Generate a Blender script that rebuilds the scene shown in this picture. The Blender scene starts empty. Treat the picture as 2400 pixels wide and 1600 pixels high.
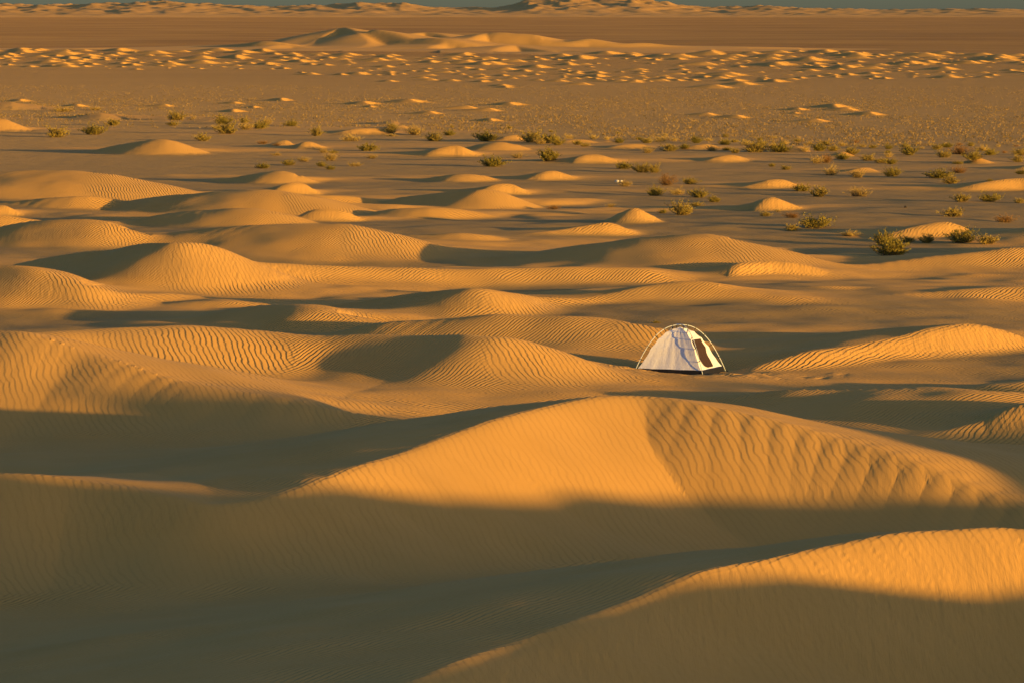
import bpy, math, random
import numpy as np
from mathutils import Vector

random.seed(7)
rng = np.random.default_rng(11)
scene = bpy.context.scene
C = scene.collection

# ------------------------------------------------------------------ camera, sky, sun, exposure
CAM_H = 10.4                      # eye height over the plain (the photographer stands on a tall dune)
FPX = 10330.0                     # focal length in pixels of the 2400 px wide photograph
YH = 25.0                         # horizon row
PITCH = math.atan((800.0 - YH) / FPX)
cam_d = bpy.data.cameras.new('camera')
cam_d.sensor_width = 36.0
cam_d.lens = 36.0 * FPX / 2400.0
cam_d.clip_start = 1.0
cam_d.clip_end = 60000.0
cam = bpy.data.objects.new('camera', cam_d)
cam.location = (0, 0, CAM_H)
cam.rotation_euler = (math.radians(90) - PITCH, 0, 0)
C.objects.link(cam)
scene.camera = cam

SUN_EL = math.radians(3.5)
SUN_BACK = math.radians(37.0)     # sun stands to the right and this far behind the camera plane
SX, SY = math.cos(SUN_BACK), -math.sin(SUN_BACK)
sun_dir = Vector((SX * math.cos(SUN_EL), SY * math.cos(SUN_EL), math.sin(SUN_EL)))
sun_d = bpy.data.lights.new('sun', 'SUN')
sun_d.energy = 4.3
sun_d.angle = math.radians(0.5)
sun_d.color = (1.0, 0.61, 0.11)
sun = bpy.data.objects.new('sun', sun_d)
sun.rotation_euler = sun_dir.to_track_quat('Z', 'Y').to_euler()
sun.location = (40, -60, 60)
C.objects.link(sun)

world = bpy.data.worlds.new('World')
scene.world = world
world.use_nodes = True
wn = world.node_tree
bg = wn.nodes['Background']
sky = wn.nodes.new('ShaderNodeTexSky')
sky.sky_type = 'NISHITA'
sky.sun_disc = False
sky.sun_elevation = SUN_EL
sky.sun_rotation = math.atan2(SX, SY)          # measured from +Y towards +X
sky.air_density = 0.6
sky.dust_density = 1.3
sky.ozone_density = 2.2
wn.links.new(sky.outputs[0], bg.inputs['Color'])
bg.inputs['Strength'].default_value = 0.145

scene.view_settings.view_transform = 'Standard'
scene.view_settings.look = 'None'
scene.view_settings.exposure = 0.95
scene.view_settings.gamma = 1.0
scene.view_settings.use_curve_mapping = False
scene.render.engine = 'CYCLES'
scene.cycles.max_bounces = 4
scene.cycles.diffuse_bounces = 2

# ------------------------------------------------------------------ pixel <-> world
SP, CP = math.sin(PITCH), math.cos(PITCH)

def ray(px, py):
    u = (px - 1200.0) / FPX
    v = (800.0 - py) / FPX
    return np.array([u, CP + v * SP, -SP + v * CP])

def at(px, py, d):
    r = ray(px, py)
    t = d / r[1]
    return (r[0] * t, d, CAM_H + r[2] * t)

# ------------------------------------------------------------------ the height of the desert floor
_s = np.random.default_rng(5)
def _waves(n, lo, hi):
    out = []
    for _ in range(n):
        lam = math.exp(_s.uniform(math.log(lo), math.log(hi)))
        th = _s.uniform(0, 2 * math.pi)
        out.append((2 * math.pi / lam * math.cos(th), 2 * math.pi / lam * math.sin(th), _s.uniform(0, 6.28), lam))
    return out
W_BIG = _waves(10, 14, 60)
W_MED = _waves(12, 3, 9)
W_FAR = _waves(16, 90, 700)
W_SKIN = _waves(14, 1.6, 9)

def ground_noise(X, Y):
    z = np.zeros_like(X)
    near = np.clip((330 - Y) / 160, 0, 1)
    for kx, ky, p, lam in W_BIG:
        z += (0.0016 * lam) * near * np.sin(kx * X + ky * Y + p)
    for kx, ky, p, lam in W_MED:
        z += (0.0008 * lam) * near * np.sin(kx * X + ky * Y + p)
    far = np.clip((Y - 300) / 500, 0, 1)
    for kx, ky, p, lam in W_FAR:
        z += (0.00032 * lam) * far * np.sin(kx * X + ky * Y + p)
    return z

WIND = np.array([0.86, -0.51])                 # the wind blows to the right and towards the camera

def resample(pts, n=4):
    P = np.array(pts, float)
    out = []
    m = len(P)
    for i in range(m - 1):
        p0, p1, p2, p3 = P[max(i - 1, 0)], P[i], P[i + 1], P[min(i + 2, m - 1)]
        for k in range(n):
            t = k / n
            out.append(0.5 * ((2 * p1) + (-p0 + p2) * t + (2 * p0 - 5 * p1 + 4 * p2 - p3) * t * t + (-p0 + 3 * p1 - 3 * p2 + p3) * t ** 3))
    out.append(P[-1])
    return np.array(out)

DUNES = []   # brink curve in world space + slopes

def with_ends(W):
    """let both ends of a brink run down into the ground"""
    W = [np.array(p, float) for p in W]
    for i, j in ((0, 1), (-1, -2)):
        e, f = W[i], W[j]
        if e[2] > -0.1:
            v = (e - f)[:2]; v = v / (np.linalg.norm(v) + 1e-6)
            Lx = 1.0 + max(e[2], 0) * 5.0
            a = np.array([e[0] + v[0] * Lx, e[1] + v[1] * Lx, -0.15])
            b = np.array([e[0] + v[0] * Lx * 1.4, e[1] + v[1] * Lx * 1.4, -0.6])
            W = [b, a] + W if i == 0 else W + [a, b]
    return W

def dune(pts, L=0.58, w=0.25, Ls=9.0, q=0.5, k=0.25, base=None, m=0.35, peak=None, tl=0.0, tr=0.0, n=4):
    """pts: photograph pixel of the brink + its distance (or, with base, the pixel row where its foot stands).
    With peak, the brink recedes by tl (left) and tr (right) metres per metre away from the peak column."""
    def depth(p):
        if base is None: return p[2]
        db = CAM_H * FPX / (base - YH)
        return (CAM_H + m * db) / (m + (p[1] - YH) / FPX)
    D0 = [depth(p) for p in pts]
    if peak is not None:
        dp = float(np.interp(peak, [p[0] for p in pts], D0))
        D0 = []
        for p in pts:
            dx = (p[0] - peak) / FPX * dp
            D0.append(dp + (-dx * tl if dx < 0 else dx * tr))
    W = with_ends([at(p[0], p[1], d) for p, d in zip(pts, D0)])
    DUNES.append(dict(P=resample(W, n), L=L, w=w, Ls=Ls, q=q, k=k))

def dune_world(P, L=0.58, w=0.2, Ls=9.0, q=0.5, k=0.25, n=3):
    DUNES.append(dict(P=resample(P, n), L=L, w=w, Ls=Ls, q=q, k=k))

def smax(a, b, k):
    h = np.maximum(k - np.abs(a - b), 0.0) / k
    return np.maximum(a, b) + h * h * k * 0.25

def apply_dune(D, X, Y, Z):
    P = D['P']
    ztop = P[:, 2].max()
    if ztop < 0.02:
        return
    rad = max(D['Ls'] * 1.15, ztop / D['L'] * 2.2 + 2.0) + 1.0
    x0, x1 = P[:, 0].min() - rad, P[:, 0].max() + rad
    y0, y1 = P[:, 1].min() - rad, P[:, 1].max() + rad
    idx = np.nonzero((X > x0) & (X < x1) & (Y > y0) & (Y < y1))[0]
    if idx.size == 0:
        return
    x, y = X[idx], Y[idx]
    best = np.full(x.shape, 1e9); bperp = np.zeros_like(x); zb = np.zeros_like(x); sgn = np.ones_like(x)
    lee = np.full(x.shape, -1e9); sw = np.zeros_like(x); swz = np.zeros_like(x)
    L, w = D['L'], D['w']
    for i in range(len(P) - 1):
        ax, ay, az = P[i]; bx, by, bz = P[i + 1]
        ex, ey = bx - ax, by - ay
        l2 = ex * ex + ey * ey + 1e-9
        t = np.clip(((x - ax) * ex + (y - ay) * ey) / l2, 0, 1)
        dx, dy = x - ax - t * ex, y - ay - t * ey
        r2 = dx * dx + dy * dy
        z = az + t * (bz - az)
        cr = ex * dy - ey * dx                    # > 0: left of the brink's direction = stoss side
        perp = np.abs(cr) / math.sqrt(l2)
        nb = (r2 < best - 1e-6) | ((r2 < best + 1e-6) & (perp > bperp))
        bperp = np.where(nb, perp, bperp)
        best = np.where(nb, r2, best); zb = np.where(nb, z, zb); sgn = np.where(nb, cr, sgn)
        wgt = math.sqrt(l2) / (r2 + 1e-3) ** 2
        sw += wgt; swz += wgt * z
        r = np.sqrt(r2)
        lee = np.maximum(lee, z - L * (r - w * (1 - np.exp(-r / w))))
    zb = swz / sw
    r = np.sqrt(best)
    s = r / D['Ls']
    q = D['q']
    cf = np.where(s < 1, 0.5 * (1 + np.cos(math.pi * np.clip(s, 0, 1))), 0)
    # heights are over the foot level
    zz = np.maximum(zb, 0.0)
    st = zz * ((1 - q) * (1 - s) + q * cf) + np.minimum(zb, 0.0) - np.maximum(s - 1, 0) * 0.5
    side = np.sign(sgn) * bperp / (r + 1e-4)      # fades over the two ends of the brink
    side = np.clip((side + .7) / 1.4, 0, 1)
    side = side * side * (3 - 2 * side)
    zd = lee + (st - lee) * side
    Z[idx] = smax(Z[idx], zd, D['k'])

# --- foreground and middle dunes, traced left to right; the stoss (windward) side lies to the left of the curve
exec_dunes = True
# nearest, bottom right
dune([(400, 1830, 47), (700, 1700, 50.5), (950, 1600, 53.5), (1200, 1507, 57), (1398, 1432, 59.5), (1602, 1357, 61.8), (1805, 1309, 63.4), (2079, 1253, 65), (2250, 1239, 65.6), (2400, 1240, 66), (2650, 1275, 65.2), (3000, 1385, 64), (3500, 1600, 62)],
     L=0.47, w=0.10, Ls=17, q=0.35, k=0.5)
# main dune
dune([(-420, 1110, 82), (-200, 1103, 82), (0, 1111, 82), (160, 1124, 82), (300, 1146, 81.5), (400, 1164, 81), (510, 1183, 80.6), (700, 1145, 82), (1000, 1035, 86), (1300, 945, 90.6), (1480, 920, 92), (1640, 940, 91.4), (1900, 1010, 90), (2150, 1085, 88.2), (2400, 1175, 86.2), (2700, 1275, 84), (2950, 1400, 81)],
     L=0.40, w=0.15, Ls=16, q=0.3, k=1.0)
# big left dune
dune([(-900, 840, 116), (-500, 795, 115), (-200, 775, 113.6), (0, 777, 112.2), (70, 784, 111.6), (187, 819, 110.6), (268, 840, 109.8), (429, 894, 108), (643, 926, 106.4), (830, 972, 105.6), (911, 990, 106.4), (1010, 1012, 107)],
     L=0.34, w=0.4, Ls=13, q=0.3, k=0.8)
# the pair left of the tent
dune([(-80, 800, 121), (50, 782, 122), (170, 773, 123), (374, 764, 124), (476, 766, 124.5), (578, 774, 125), (650, 790, 125.2), (700, 800, 125)],
     L=0.30, w=0.8, Ls=10, q=0.5, k=0.5)
dune([(560, 815, 125.5), (640, 800, 125), (800, 786, 124), (936, 783, 123), (1072, 785, 121.6), (1130, 791, 120.8), (1165, 792, 120.6), (1208, 799, 121.3), (1259, 818, 122.2), (1310, 833, 123), (1378, 848, 124), (1456, 874, 125), (1520, 890, 126)],
     L=0.36, w=0.45, Ls=9, q=0.4, k=0.5)
# low dune behind the tent
dune([(760, 790, 139), (868, 763, 137), (936, 753, 136), (1089, 744, 135), (1191, 740, 134), (1310, 738, 133), (1378, 741, 133), (1446, 747, 133), (1497, 760, 133.4), (1531, 773, 134), (1600, 800, 135.6), (1660, 822, 137)],
     L=0.34, w=0.5, Ls=9, q=0.4, k=0.35, peak=1500, tl=.45, tr=.4)
dune([(440, 752, 148), (510, 733, 148), (578, 720, 146.8), (680, 714, 145), (731, 719, 143.8), (790, 736, 142.6), (850, 760, 143), (900, 785, 143.6)],
     L=0.32, w=0.7, Ls=9, q=0.4, k=0.3)
# the long double crest above the tent
dune([(760, 725, 155), (880, 700, 153.6), (970, 687, 152.4), (1060, 680, 150.6), (1100, 678, 149.9), (1123, 678, 149.8), (1157, 681, 150.4), (1191, 687, 151.2), (1242, 696, 152.2), (1310, 699, 153), (1361, 699, 153.5), (1412, 692, 154), (1480, 678, 154.6), (1531, 670, 155), (1582, 663, 155.2), (1634, 660, 155.2), (1668, 663, 155), (1702, 677, 154.4), (1780, 688, 153.8), (1855, 697, 153), (1923, 711, 152.4), (1974, 723, 152), (2040, 740, 151.6)],
     L=0.36, w=0.25, Ls=8, q=0.4, k=0.3)
# big sunlit dune at left centre
dune([(-60, 640, 173), (100, 604, 171), (238, 587, 168.8), (340, 573, 166.6), (391, 570, 165), (415, 569, 164.6), (440, 569, 164.8), (469, 572, 165.3), (510, 584, 166), (544, 598, 166.5), (595, 610, 167.2), (680, 618, 168), (800, 624, 168.6), (902, 628, 169), (1072, 633, 169.4), (1174, 630, 169.8), (1276, 628, 170), (1378, 627, 170), (1463, 628, 169.8), (1514, 633, 169.5), (1548, 644, 169.2), (1592, 656, 169), (1640, 670, 169)],
     L=0.40, w=0.2, Ls=9, q=0.4, k=0.4)
dune([(-300, 640, 161), (-150, 626, 159.5), (0, 621, 157.6), (51, 623, 156.8), (95, 630, 156), (129, 644, 155.2), (170, 660, 154.5), (204, 670, 154.3), (255, 682, 154.8), (296, 687, 155.3), (357, 688, 156), (442, 694, 157), (578, 705, 158.5), (650, 716, 159)],
     L=0.40, w=0.25, Ls=9, q=0.4, k=0.4)
dune([(-200, 575, 191), (-120, 558, 191.5), (0, 534, 192), (51, 524, 192.4), (102, 516, 192.6), (170, 513, 192.6), (231, 515, 192.6), (258, 523, 192.6), (289, 540, 192.6), (316, 555, 192.4), (345, 567, 192), (385, 582, 191)],
     L=0.36, w=0.5, Ls=9, q=0.4, k=0.35, peak=310, tl=.7, tr=.4)
dune([(230, 580, 191), (340, 556, 190), (430, 543, 189.4), (510, 535, 189), (646, 526, 189), (730, 524, 189), (800, 525, 189), (827, 528, 189), (861, 540, 188.8), (902, 555, 188.4), (936, 567, 188), (977, 576, 187.6), (1038, 582, 187.2), (1106, 588, 186.6), (1191, 596, 186), (1300, 610, 185.4)],
     L=0.28, w=0.7, Ls=9, q=0.4, k=0.35, peak=850, tl=.6, tr=.2)
dune([(1080, 612, 184), (1225, 596, 183), (1344, 578, 182), (1446, 565, 181.4), (1548, 555, 180.8), (1600, 550, 180.4), (1651, 549, 180), (1678, 552, 179.6), (1712, 564, 179), (1753, 577, 178.4), (1804, 591, 177.6), (1838, 604, 177), (1872, 618, 176.3), (1913, 631, 175.5), (1960, 645, 174.6)],
     L=0.24, w=0.6, Ls=8, q=0.4, k=0.35, peak=1690, tl=.55, tr=-.1)
dune([(1700, 652, 170.8), (1716, 630, 171.4), (1745, 616, 172.2), (1800, 611, 173), (1850, 613, 173.2), (1890, 621, 173.2), (1930, 635, 173), (1980, 650, 172.6)],
     L=0.62, w=0.1, Ls=4, q=0.5, k=0.12)
# right hand side
dune([(1760, 856, 126.6), (1889, 829, 127.6), (1974, 816, 128.6), (2042, 801, 129.6), (2110, 785, 130.8), (2161, 772, 131.7), (2205, 762, 132.4), (2246, 758, 133), (2280, 758, 133.4), (2314, 765, 133.7), (2365, 780, 134), (2430, 800, 134.2), (2520, 830, 134.2)],
     L=0.5, w=0.12, Ls=10, q=0.3, k=0.3)
dune([(1450, 975, 107), (1634, 938, 108), (1804, 921, 109), (1940, 912, 109.6), (2076, 908, 110), (2212, 908, 110), (2300, 912, 109.6), (2400, 921, 109), (2550, 945, 108), (2750, 985, 106)],
     L=0.22, w=1.2, Ls=9, q=0.4, k=0.6, peak=2300, tl=.6, tr=.2)
dune([(2290, 985, 104.6), (2360, 955, 105), (2440, 935, 105.2), (2560, 930, 105), (2700, 950, 104)], L=0.5, w=0.2, Ls=6, q=0.5, k=0.4)
dune([(2300, 905, 116), (2360, 895, 116.5), (2440, 890, 117), (2560, 900, 117)], L=0.4, w=0.2, Ls=5, q=0.5, k=0.3)
dune([(2020, 622, 178), (2144, 607, 178.6), (2246, 596, 179), (2314, 588, 179.4), (2400, 580, 179.6), (2520, 582, 179.6), (2650, 610, 178.6)], L=0.3, w=0.5, Ls=9, q=0.5, k=0.3)
dune([(2080, 700, 157), (2178, 684, 157.4), (2280, 675, 157.6), (2400, 670, 158), (2520, 675, 158), (2640, 700, 157.5)], L=0.36, w=0.4, Ls=9, q=0.5, k=0.3)

def small(pts, base, L=0.58, w=0.07, Ls=9.5, q=0.3, k=0.12, m=0.5, n=4, peak=None, tl=-0.6, tr=0.0):
    if peak is None: peak = min(pts, key=lambda p: p[1])[0]
    dune(pts, L=L, w=w, Ls=Ls, q=q, k=k, base=base, m=m, n=n, peak=peak, tl=tl, tr=tr)

small([(2060, 556), (2093, 547), (2144, 533), (2195, 522), (2229, 520), (2256, 530), (2280, 545), (2320, 560)], 560)
small([(1755, 496), (1770, 484), (1787, 470), (1811, 463), (1838, 472), (1872, 485), (1923, 502), (1960, 510)], 499, Ls=9)
small([(1740, 440), (1780, 430), (1804, 423), (1835, 421), (1862, 431), (1890, 441)], 440, Ls=9)
small([(1980, 404), (2010, 397), (2030, 393), (2050, 398), (2068, 406)], 405, Ls=9)
small([(2250, 443), (2290, 432), (2330, 424), (2380, 418), (2420, 420), (2470, 440)], 444, Ls=8)
small([(1225, 425), (1250, 414), (1275, 404), (1300, 401), (1327, 409), (1358, 419), (1400, 430)], 425, Ls=10)
small([(960, 428), (1000, 419), (1040, 412), (1089, 408), (1123, 411), (1157, 421), (1190, 430)], 428, L=0.45, w=.5, peak=1089, tl=.7, tr=.3)
small([(1120, 452), (1140, 441), (1165, 433), (1190, 431), (1208, 434), (1229, 446), (1276, 457)], 455, Ls=9)
small([(880, 478), (950, 462), (1040, 452), (1110, 446), (1140, 445), (1157, 450), (1208, 472), (1249, 486)], 486, L=0.38, w=.4, Ls=9, peak=1140, tl=.8, tr=.5)
small([(1400, 522), (1440, 506), (1470, 492), (1488, 489), (1501, 492), (1548, 516), (1600, 536)], 534, Ls=10, peak=1484, tl=.8, tr=.5)
small([(1220, 552), (1300, 542), (1378, 530), (1410, 524), (1432, 523), (1456, 530), (1497, 546), (1535, 557)], 557, Ls=9, L=.5)
small([(330, 470), (408, 458), (510, 449), (595, 445), (646, 446), (697, 456), (748, 472), (796, 487), (840, 502)], 508, L=0.26, w=.8, Ls=8, m=.22, peak=697, tl=.7, tr=.4)
small([(700, 520), (716, 500), (735, 492), (765, 489), (800, 492), (825, 503), (860, 516)], 521, L=.6, w=.1, Ls=4, k=.1, tl=.0)
small([(630, 455), (650, 440), (675, 430), (697, 427), (721, 434), (748, 452)], 458, Ls=8)
small([(480, 424), (560, 414), (620, 404), (663, 401), (697, 414), (731, 429)], 428, L=.4, w=.4, Ls=8, peak=690, tl=.7, tr=.3)
small([(-80, 412), (0, 403), (102, 400), (170, 400), (221, 405), (272, 418), (306, 435), (340, 455)], 480, L=0.22, w=.9, Ls=9, m=.2, peak=230, tl=.7, tr=.3)
small([(280, 536), (340, 516), (408, 500), (510, 490), (578, 487), (629, 494), (680, 509), (735, 526)], 533, L=0.32, w=.5, Ls=9, m=.28, peak=640, tl=.65, tr=.4)
small([(-60, 495), (0, 482), (20, 486), (60, 505)], 503, Ls=6)
small([(-150, 515), (-60, 505), (0, 505), (60, 514), (110, 522)], 532, L=.4, Ls=6)
# low ridges that link them
for pts_, b_ in (([(300, 724), (420, 709), (520, 704), (600, 708), (670, 722)], 730), ([(840, 506), (920, 492), (1010, 487), (1090, 493), (1160, 508)], 512),
                 ([(870, 570), (980, 552), (1080, 546), (1160, 554), (1230, 570)], 575), ([(-60, 486), (60, 470), (180, 461), (260, 467), (340, 485)], 492),
                 ([(1740, 692), (1860, 676), (1950, 671), (2040, 678), (2110, 692)], 697), ([(560, 470), (640, 462), (740, 458), (850, 464), (910, 474)], 478),
                 ([(1240, 596), (1330, 590), (1400, 588), (1470, 594), (1520, 602)], 606)):
    small(pts_, b_, L=.34, w=.35, Ls=8, m=.3, tl=.5, tr=.3)
# farther small dunes
small([(-60, 246), (0, 240), (51, 239), (92, 247), (130, 258)], 259, Ls=14)
small([(180, 280), (205, 271), (240, 264), (265, 263), (290, 272), (320, 284)], 281, Ls=14)
small([(300, 277), (321, 270), (345, 270), (362, 278)], 278, Ls=8)
small([(360, 278), (385, 271), (410, 270), (440, 280)], 280, Ls=8)
small([(455, 286), (480, 279), (505, 277), (530, 283)], 285, Ls=8)
small([(-60, 290), (0, 278), (26, 286), (51, 301), (80, 308)], 308, Ls=9, L=.4)
small([(200, 358), (270, 342), (340, 330), (388, 327), (420, 340), (460, 360)], 363, L=.36, w=.4, Ls=12, peak=400, tl=.7, tr=.3)
small([(690, 350), (705, 338), (725, 332), (752, 342), (770, 350)], 350, Ls=14)
small([(625, 344), (650, 334), (672, 328), (694, 342)], 345, Ls=4)
small([(780, 315), (830, 304), (880, 301), (905, 304), (925, 313)], 315, Ls=14)
small([(880, 293), (905, 286), (920, 283), (940, 291)], 292, Ls=14)
small([(900, 303), (930, 297), (945, 294), (975, 303)], 303, Ls=12)
small([(985, 367), (1020, 352), (1061, 342), (1080, 343), (1105, 354), (1135, 367)], 367, Ls=12)
small([(1080, 350), (1130, 338), (1170, 333), (1200, 338), (1240, 352)], 354, L=.36, w=.4, Ls=12, peak=1180, tl=.7, tr=.3)
small([(1160, 331), (1190, 319), (1215, 317), (1235, 328)], 331, Ls=6)
small([(1330, 383), (1355, 370), (1385, 362), (1414, 365), (1450, 376), (1490, 388)], 384, Ls=11)
small([(1420, 349), (1460, 341), (1500, 338), (1530, 346)], 349, Ls=12)
small([(1310, 337), (1345, 328), (1380, 329), (1405, 336)], 337, Ls=9)
small([(1410, 335), (1425, 329), (1450, 334)], 335, Ls=6)
small([(1650, 380), (1690, 368), (1725, 364), (1760, 376)], 380, Ls=15)
small([(1600, 350), (1640, 340), (1670, 339), (1695, 350)], 350, Ls=9)
small([(1840, 356), (1860, 344), (1885, 345), (1900, 356)], 357, Ls=7)
small([(1955, 366), (1975, 356), (1995, 362), (2015, 370)], 368, Ls=12)
small([(2265, 386), (2290, 372), (2300, 372), (2325, 380), (2350, 388)], 385, Ls=12)
small([(2380, 399), (2420, 385), (2460, 390)], 400, Ls=12)

# barchans on the far plain: crescents with a slip face to the lee and a long windward tail (meshed below)
BARCHANS = []
def barchan(px, py, hpx, scale=1.0):
    d = CAM_H * FPX / (py + hpx * 0.85 - YH)
    h = .9 * hpx * d / FPX * scale
    c = at(px, py, d)
    BARCHANS.append((c[0], d, h, random.uniform(-.3, .3), random.uniform(.8, 1.25)))

for px, py, h in [(184, 246, 8), (388, 246, 7), (551, 240, 6), (551, 257, 8), (597, 250, 5), (663, 231, 8), (857, 239, 9), (870, 249, 5), (964, 234, 10), (1010, 261, 8), (1097, 249, 9), (1148, 254, 9), (1153, 277, 9), (1199, 241, 9), (51, 234, 7),
                  (1659, 264, 8), (1730, 269, 9), (1960, 244, 11), (1986, 252, 9), (1873, 253, 7), (2042, 262, 10), (1914, 278, 9), (1865, 263, 4),
                  (915, 187, 5), (993, 179, 5), (1010, 173, 5), (1180, 197, 6), (1130, 188, 5), (1188, 201, 5), (1313, 186, 6), (1367, 193, 7), (1488, 188, 6), (1508, 184, 5), (1680, 197, 10), (1745, 190, 9), (1820, 184, 8)]:
    barchan(px, py, h)
# the crowded dune field in front of the big dune
rf = random.Random(21)
placed = []
tries = 0
while len(placed) < 520 and tries < 20000:
    tries += 1
    px = rf.uniform(-350, 2900)
    lo = 116 + 8 * math.sin(px / 310.0)
    hi = 158 if px < 700 else (176 if px < 1000 else (190 - max(0, px - 1500) * 0.012))
    py = lo + (hi - lo) * rf.random() ** 0.85
    if 560 < px < 1400 and py < 124: continue
    den = .55 + .45 * math.sin(px * .013 + 1.0) * math.sin(py * .11 + px * .004) + (.25 if px > 1200 else 0)
    if rf.random() > den: continue
    hp = min(11.0, 4.2 * math.exp(rf.gauss(0, .38)))
    if any(abs(px - a) < 22 and abs(py - b) < 2.8 for a, b in placed): continue
    placed.append((px, py))
    barchan(px, py - hp * 0.6, hp)
for _ in range(46):                # larger, lower humps among them
    px = rf.uniform(900, 2700) if rf.random() < .7 else rf.uniform(-300, 700)
    py = rf.uniform(120, 150)
    barchan(px, py - 5, rf.uniform(7, 11.5))
# big dune complex on the plain
def big(pts, **k):
    dune(pts, **dict(dict(L=0.56, w=1.2, Ls=46, q=0.4, k=1.0, n=4), **k))
big([(330, 116, 1190), (470, 112, 1185), (560, 104, 1175), (620, 97, 1168), (680, 103, 1165), (720, 106, 1175), (755, 85, 1190), (800, 66, 1200), (825, 68, 1195), (850, 78, 1185), (880, 70, 1185), (930, 78, 1178), (970, 91, 1170), (1020, 90, 1165), (1070, 96, 1160)])
big([(870, 100, 1190), (940, 84, 1205), (985, 77, 1215), (1025, 78, 1213), (1060, 88, 1205), (1090, 96, 1200)], Ls=70)
big([(980, 96, 1170), (1040, 92, 1172), (1085, 94, 1170)], Ls=50)
big([(1010, 108, 1150), (1080, 96, 1175), (1130, 80, 1190), (1170, 76, 1190), (1205, 79, 1188), (1250, 82, 1186), (1280, 94, 1182), (1330, 98, 1180), (1380, 91, 1182), (1410, 97, 1180), (1450, 103, 1178), (1510, 101, 1180), (1560, 106, 1180), (1620, 114, 1180)])
big([(780, 122, 1130), (840, 112, 1150), (860, 98, 1168), (830, 80, 1188)], L=.5, w=2.0, Ls=26, k=1.0)
big([(600, 120, 1125), (640, 107, 1140), (680, 106, 1145), (720, 116, 1140)], L=.5, w=2., Ls=26, k=1.0)
big([(1130, 124, 1100), (1170, 110, 1120), (1200, 106, 1130), (1240, 112, 1125), (1290, 120, 1115)], L=.5, w=2., Ls=30, k=1.0)

# dunes outside the picture on the right, whose shade reaches into it
rs = random.Random(4)
for _ in range(60):
    d = rs.uniform(60, 330)
    hw = 1200 / FPX * d
    x = rs.uniform(hw * 1.12, hw * 1.12 + 46)
    if rs.random() < .22: x = -x - 6
    if x > 0 and 56 < -x * SY + d * SX < 128: continue      # nothing there shades the tent or the mound beside it
    h = rs.uniform(.4, 1.05)
    wx, wy = WIND; nx, ny = -wy, wx
    b = h * rs.uniform(3.5, 6)
    pts = []
    for t in (-1.25, -.8, -.4, 0, .4, .8, 1.25):
        off = h * 3 * t * t
        pts.append((x + wx * off + nx * b * t, d + wy * off + ny * b * t, h * (1 - (t / 1.15) ** 2)))
    dune_world(pts, L=.5, w=.2, Ls=h * 8, k=.25)

# unseen shoulder added to the photographer's dune, right of the picture, to shade the foreground;
# its crest is as high as the edge of its shade on the near dunes asks for
TAN_EL = math.tan(SUN_EL)
_shade = [(1200, 1495, 57), (1400, 1420, 59.5), (1620, 1345, 61.9), (1800, 1362, 62.9), (2350, 1395, 64.5), (60, 1112, 82), (700, 1146, 82), (1000, 1168, 84.8), (1440, 1165, 89.5), (1800, 1165, 88.5), (2150, 1190, 87), (2350, 975, 107)]
_rc = []
for px, py, d in _shade:
    X_, Y_, Z_ = at(px, py, d)
    t_ = X_ * SX + Y_ * SY
    _rc.append((-X_ * SY + Y_ * SX, Z_ + (2.0 - t_) * TAN_EL))
_rc += [(57.4, 4.2), (58.7, 5.8), (76.0, 3.5), (79.5, 5.6), (82.5, 5.4), (87.0, 3.9)]
_rc.sort()
RIDGE_C = np.array([-10, 10, 25, _rc[0][0] - 8] + [c for c, h in _rc] + [_rc[-1][0] + 7, _rc[-1][0] + 16, _rc[-1][0] + 30])
RIDGE_H = np.array([9.0, 7.6, 5.6, _rc[0][1]] + [h for c, h in _rc] + [4.6, 2.6, 0])
print('ridge', [(round(c, 1), round(h, 2)) for c, h in _rc])

def camera_hill(X, Y):
    """the tall dune the photographer stands on, with the unseen shoulder added for its shade"""
    a = 8.75 * np.exp(-((X + 2) / 26.0) ** 2 - (np.where(Y > -6, (Y + 6) / 17.0, (Y + 6) / 40.0)) ** 2)
    t = X * SX + Y * SY
    c = -X * SY + Y * SX
    hc = np.interp(c, RIDGE_C, RIDGE_H)
    hc = hc + np.where((c > 44) & (c < 92), .07 * np.sin(c * 1.1 + .6) + .05 * np.sin(c * 2.3), 0)
    g = np.exp(-np.where(t < 2, (t - 2) / 9.0, (t - 2) / 24.0) ** 2)
    return np.maximum(a - 0.4, hc * g - 0.5 * (1 - g))

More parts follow.
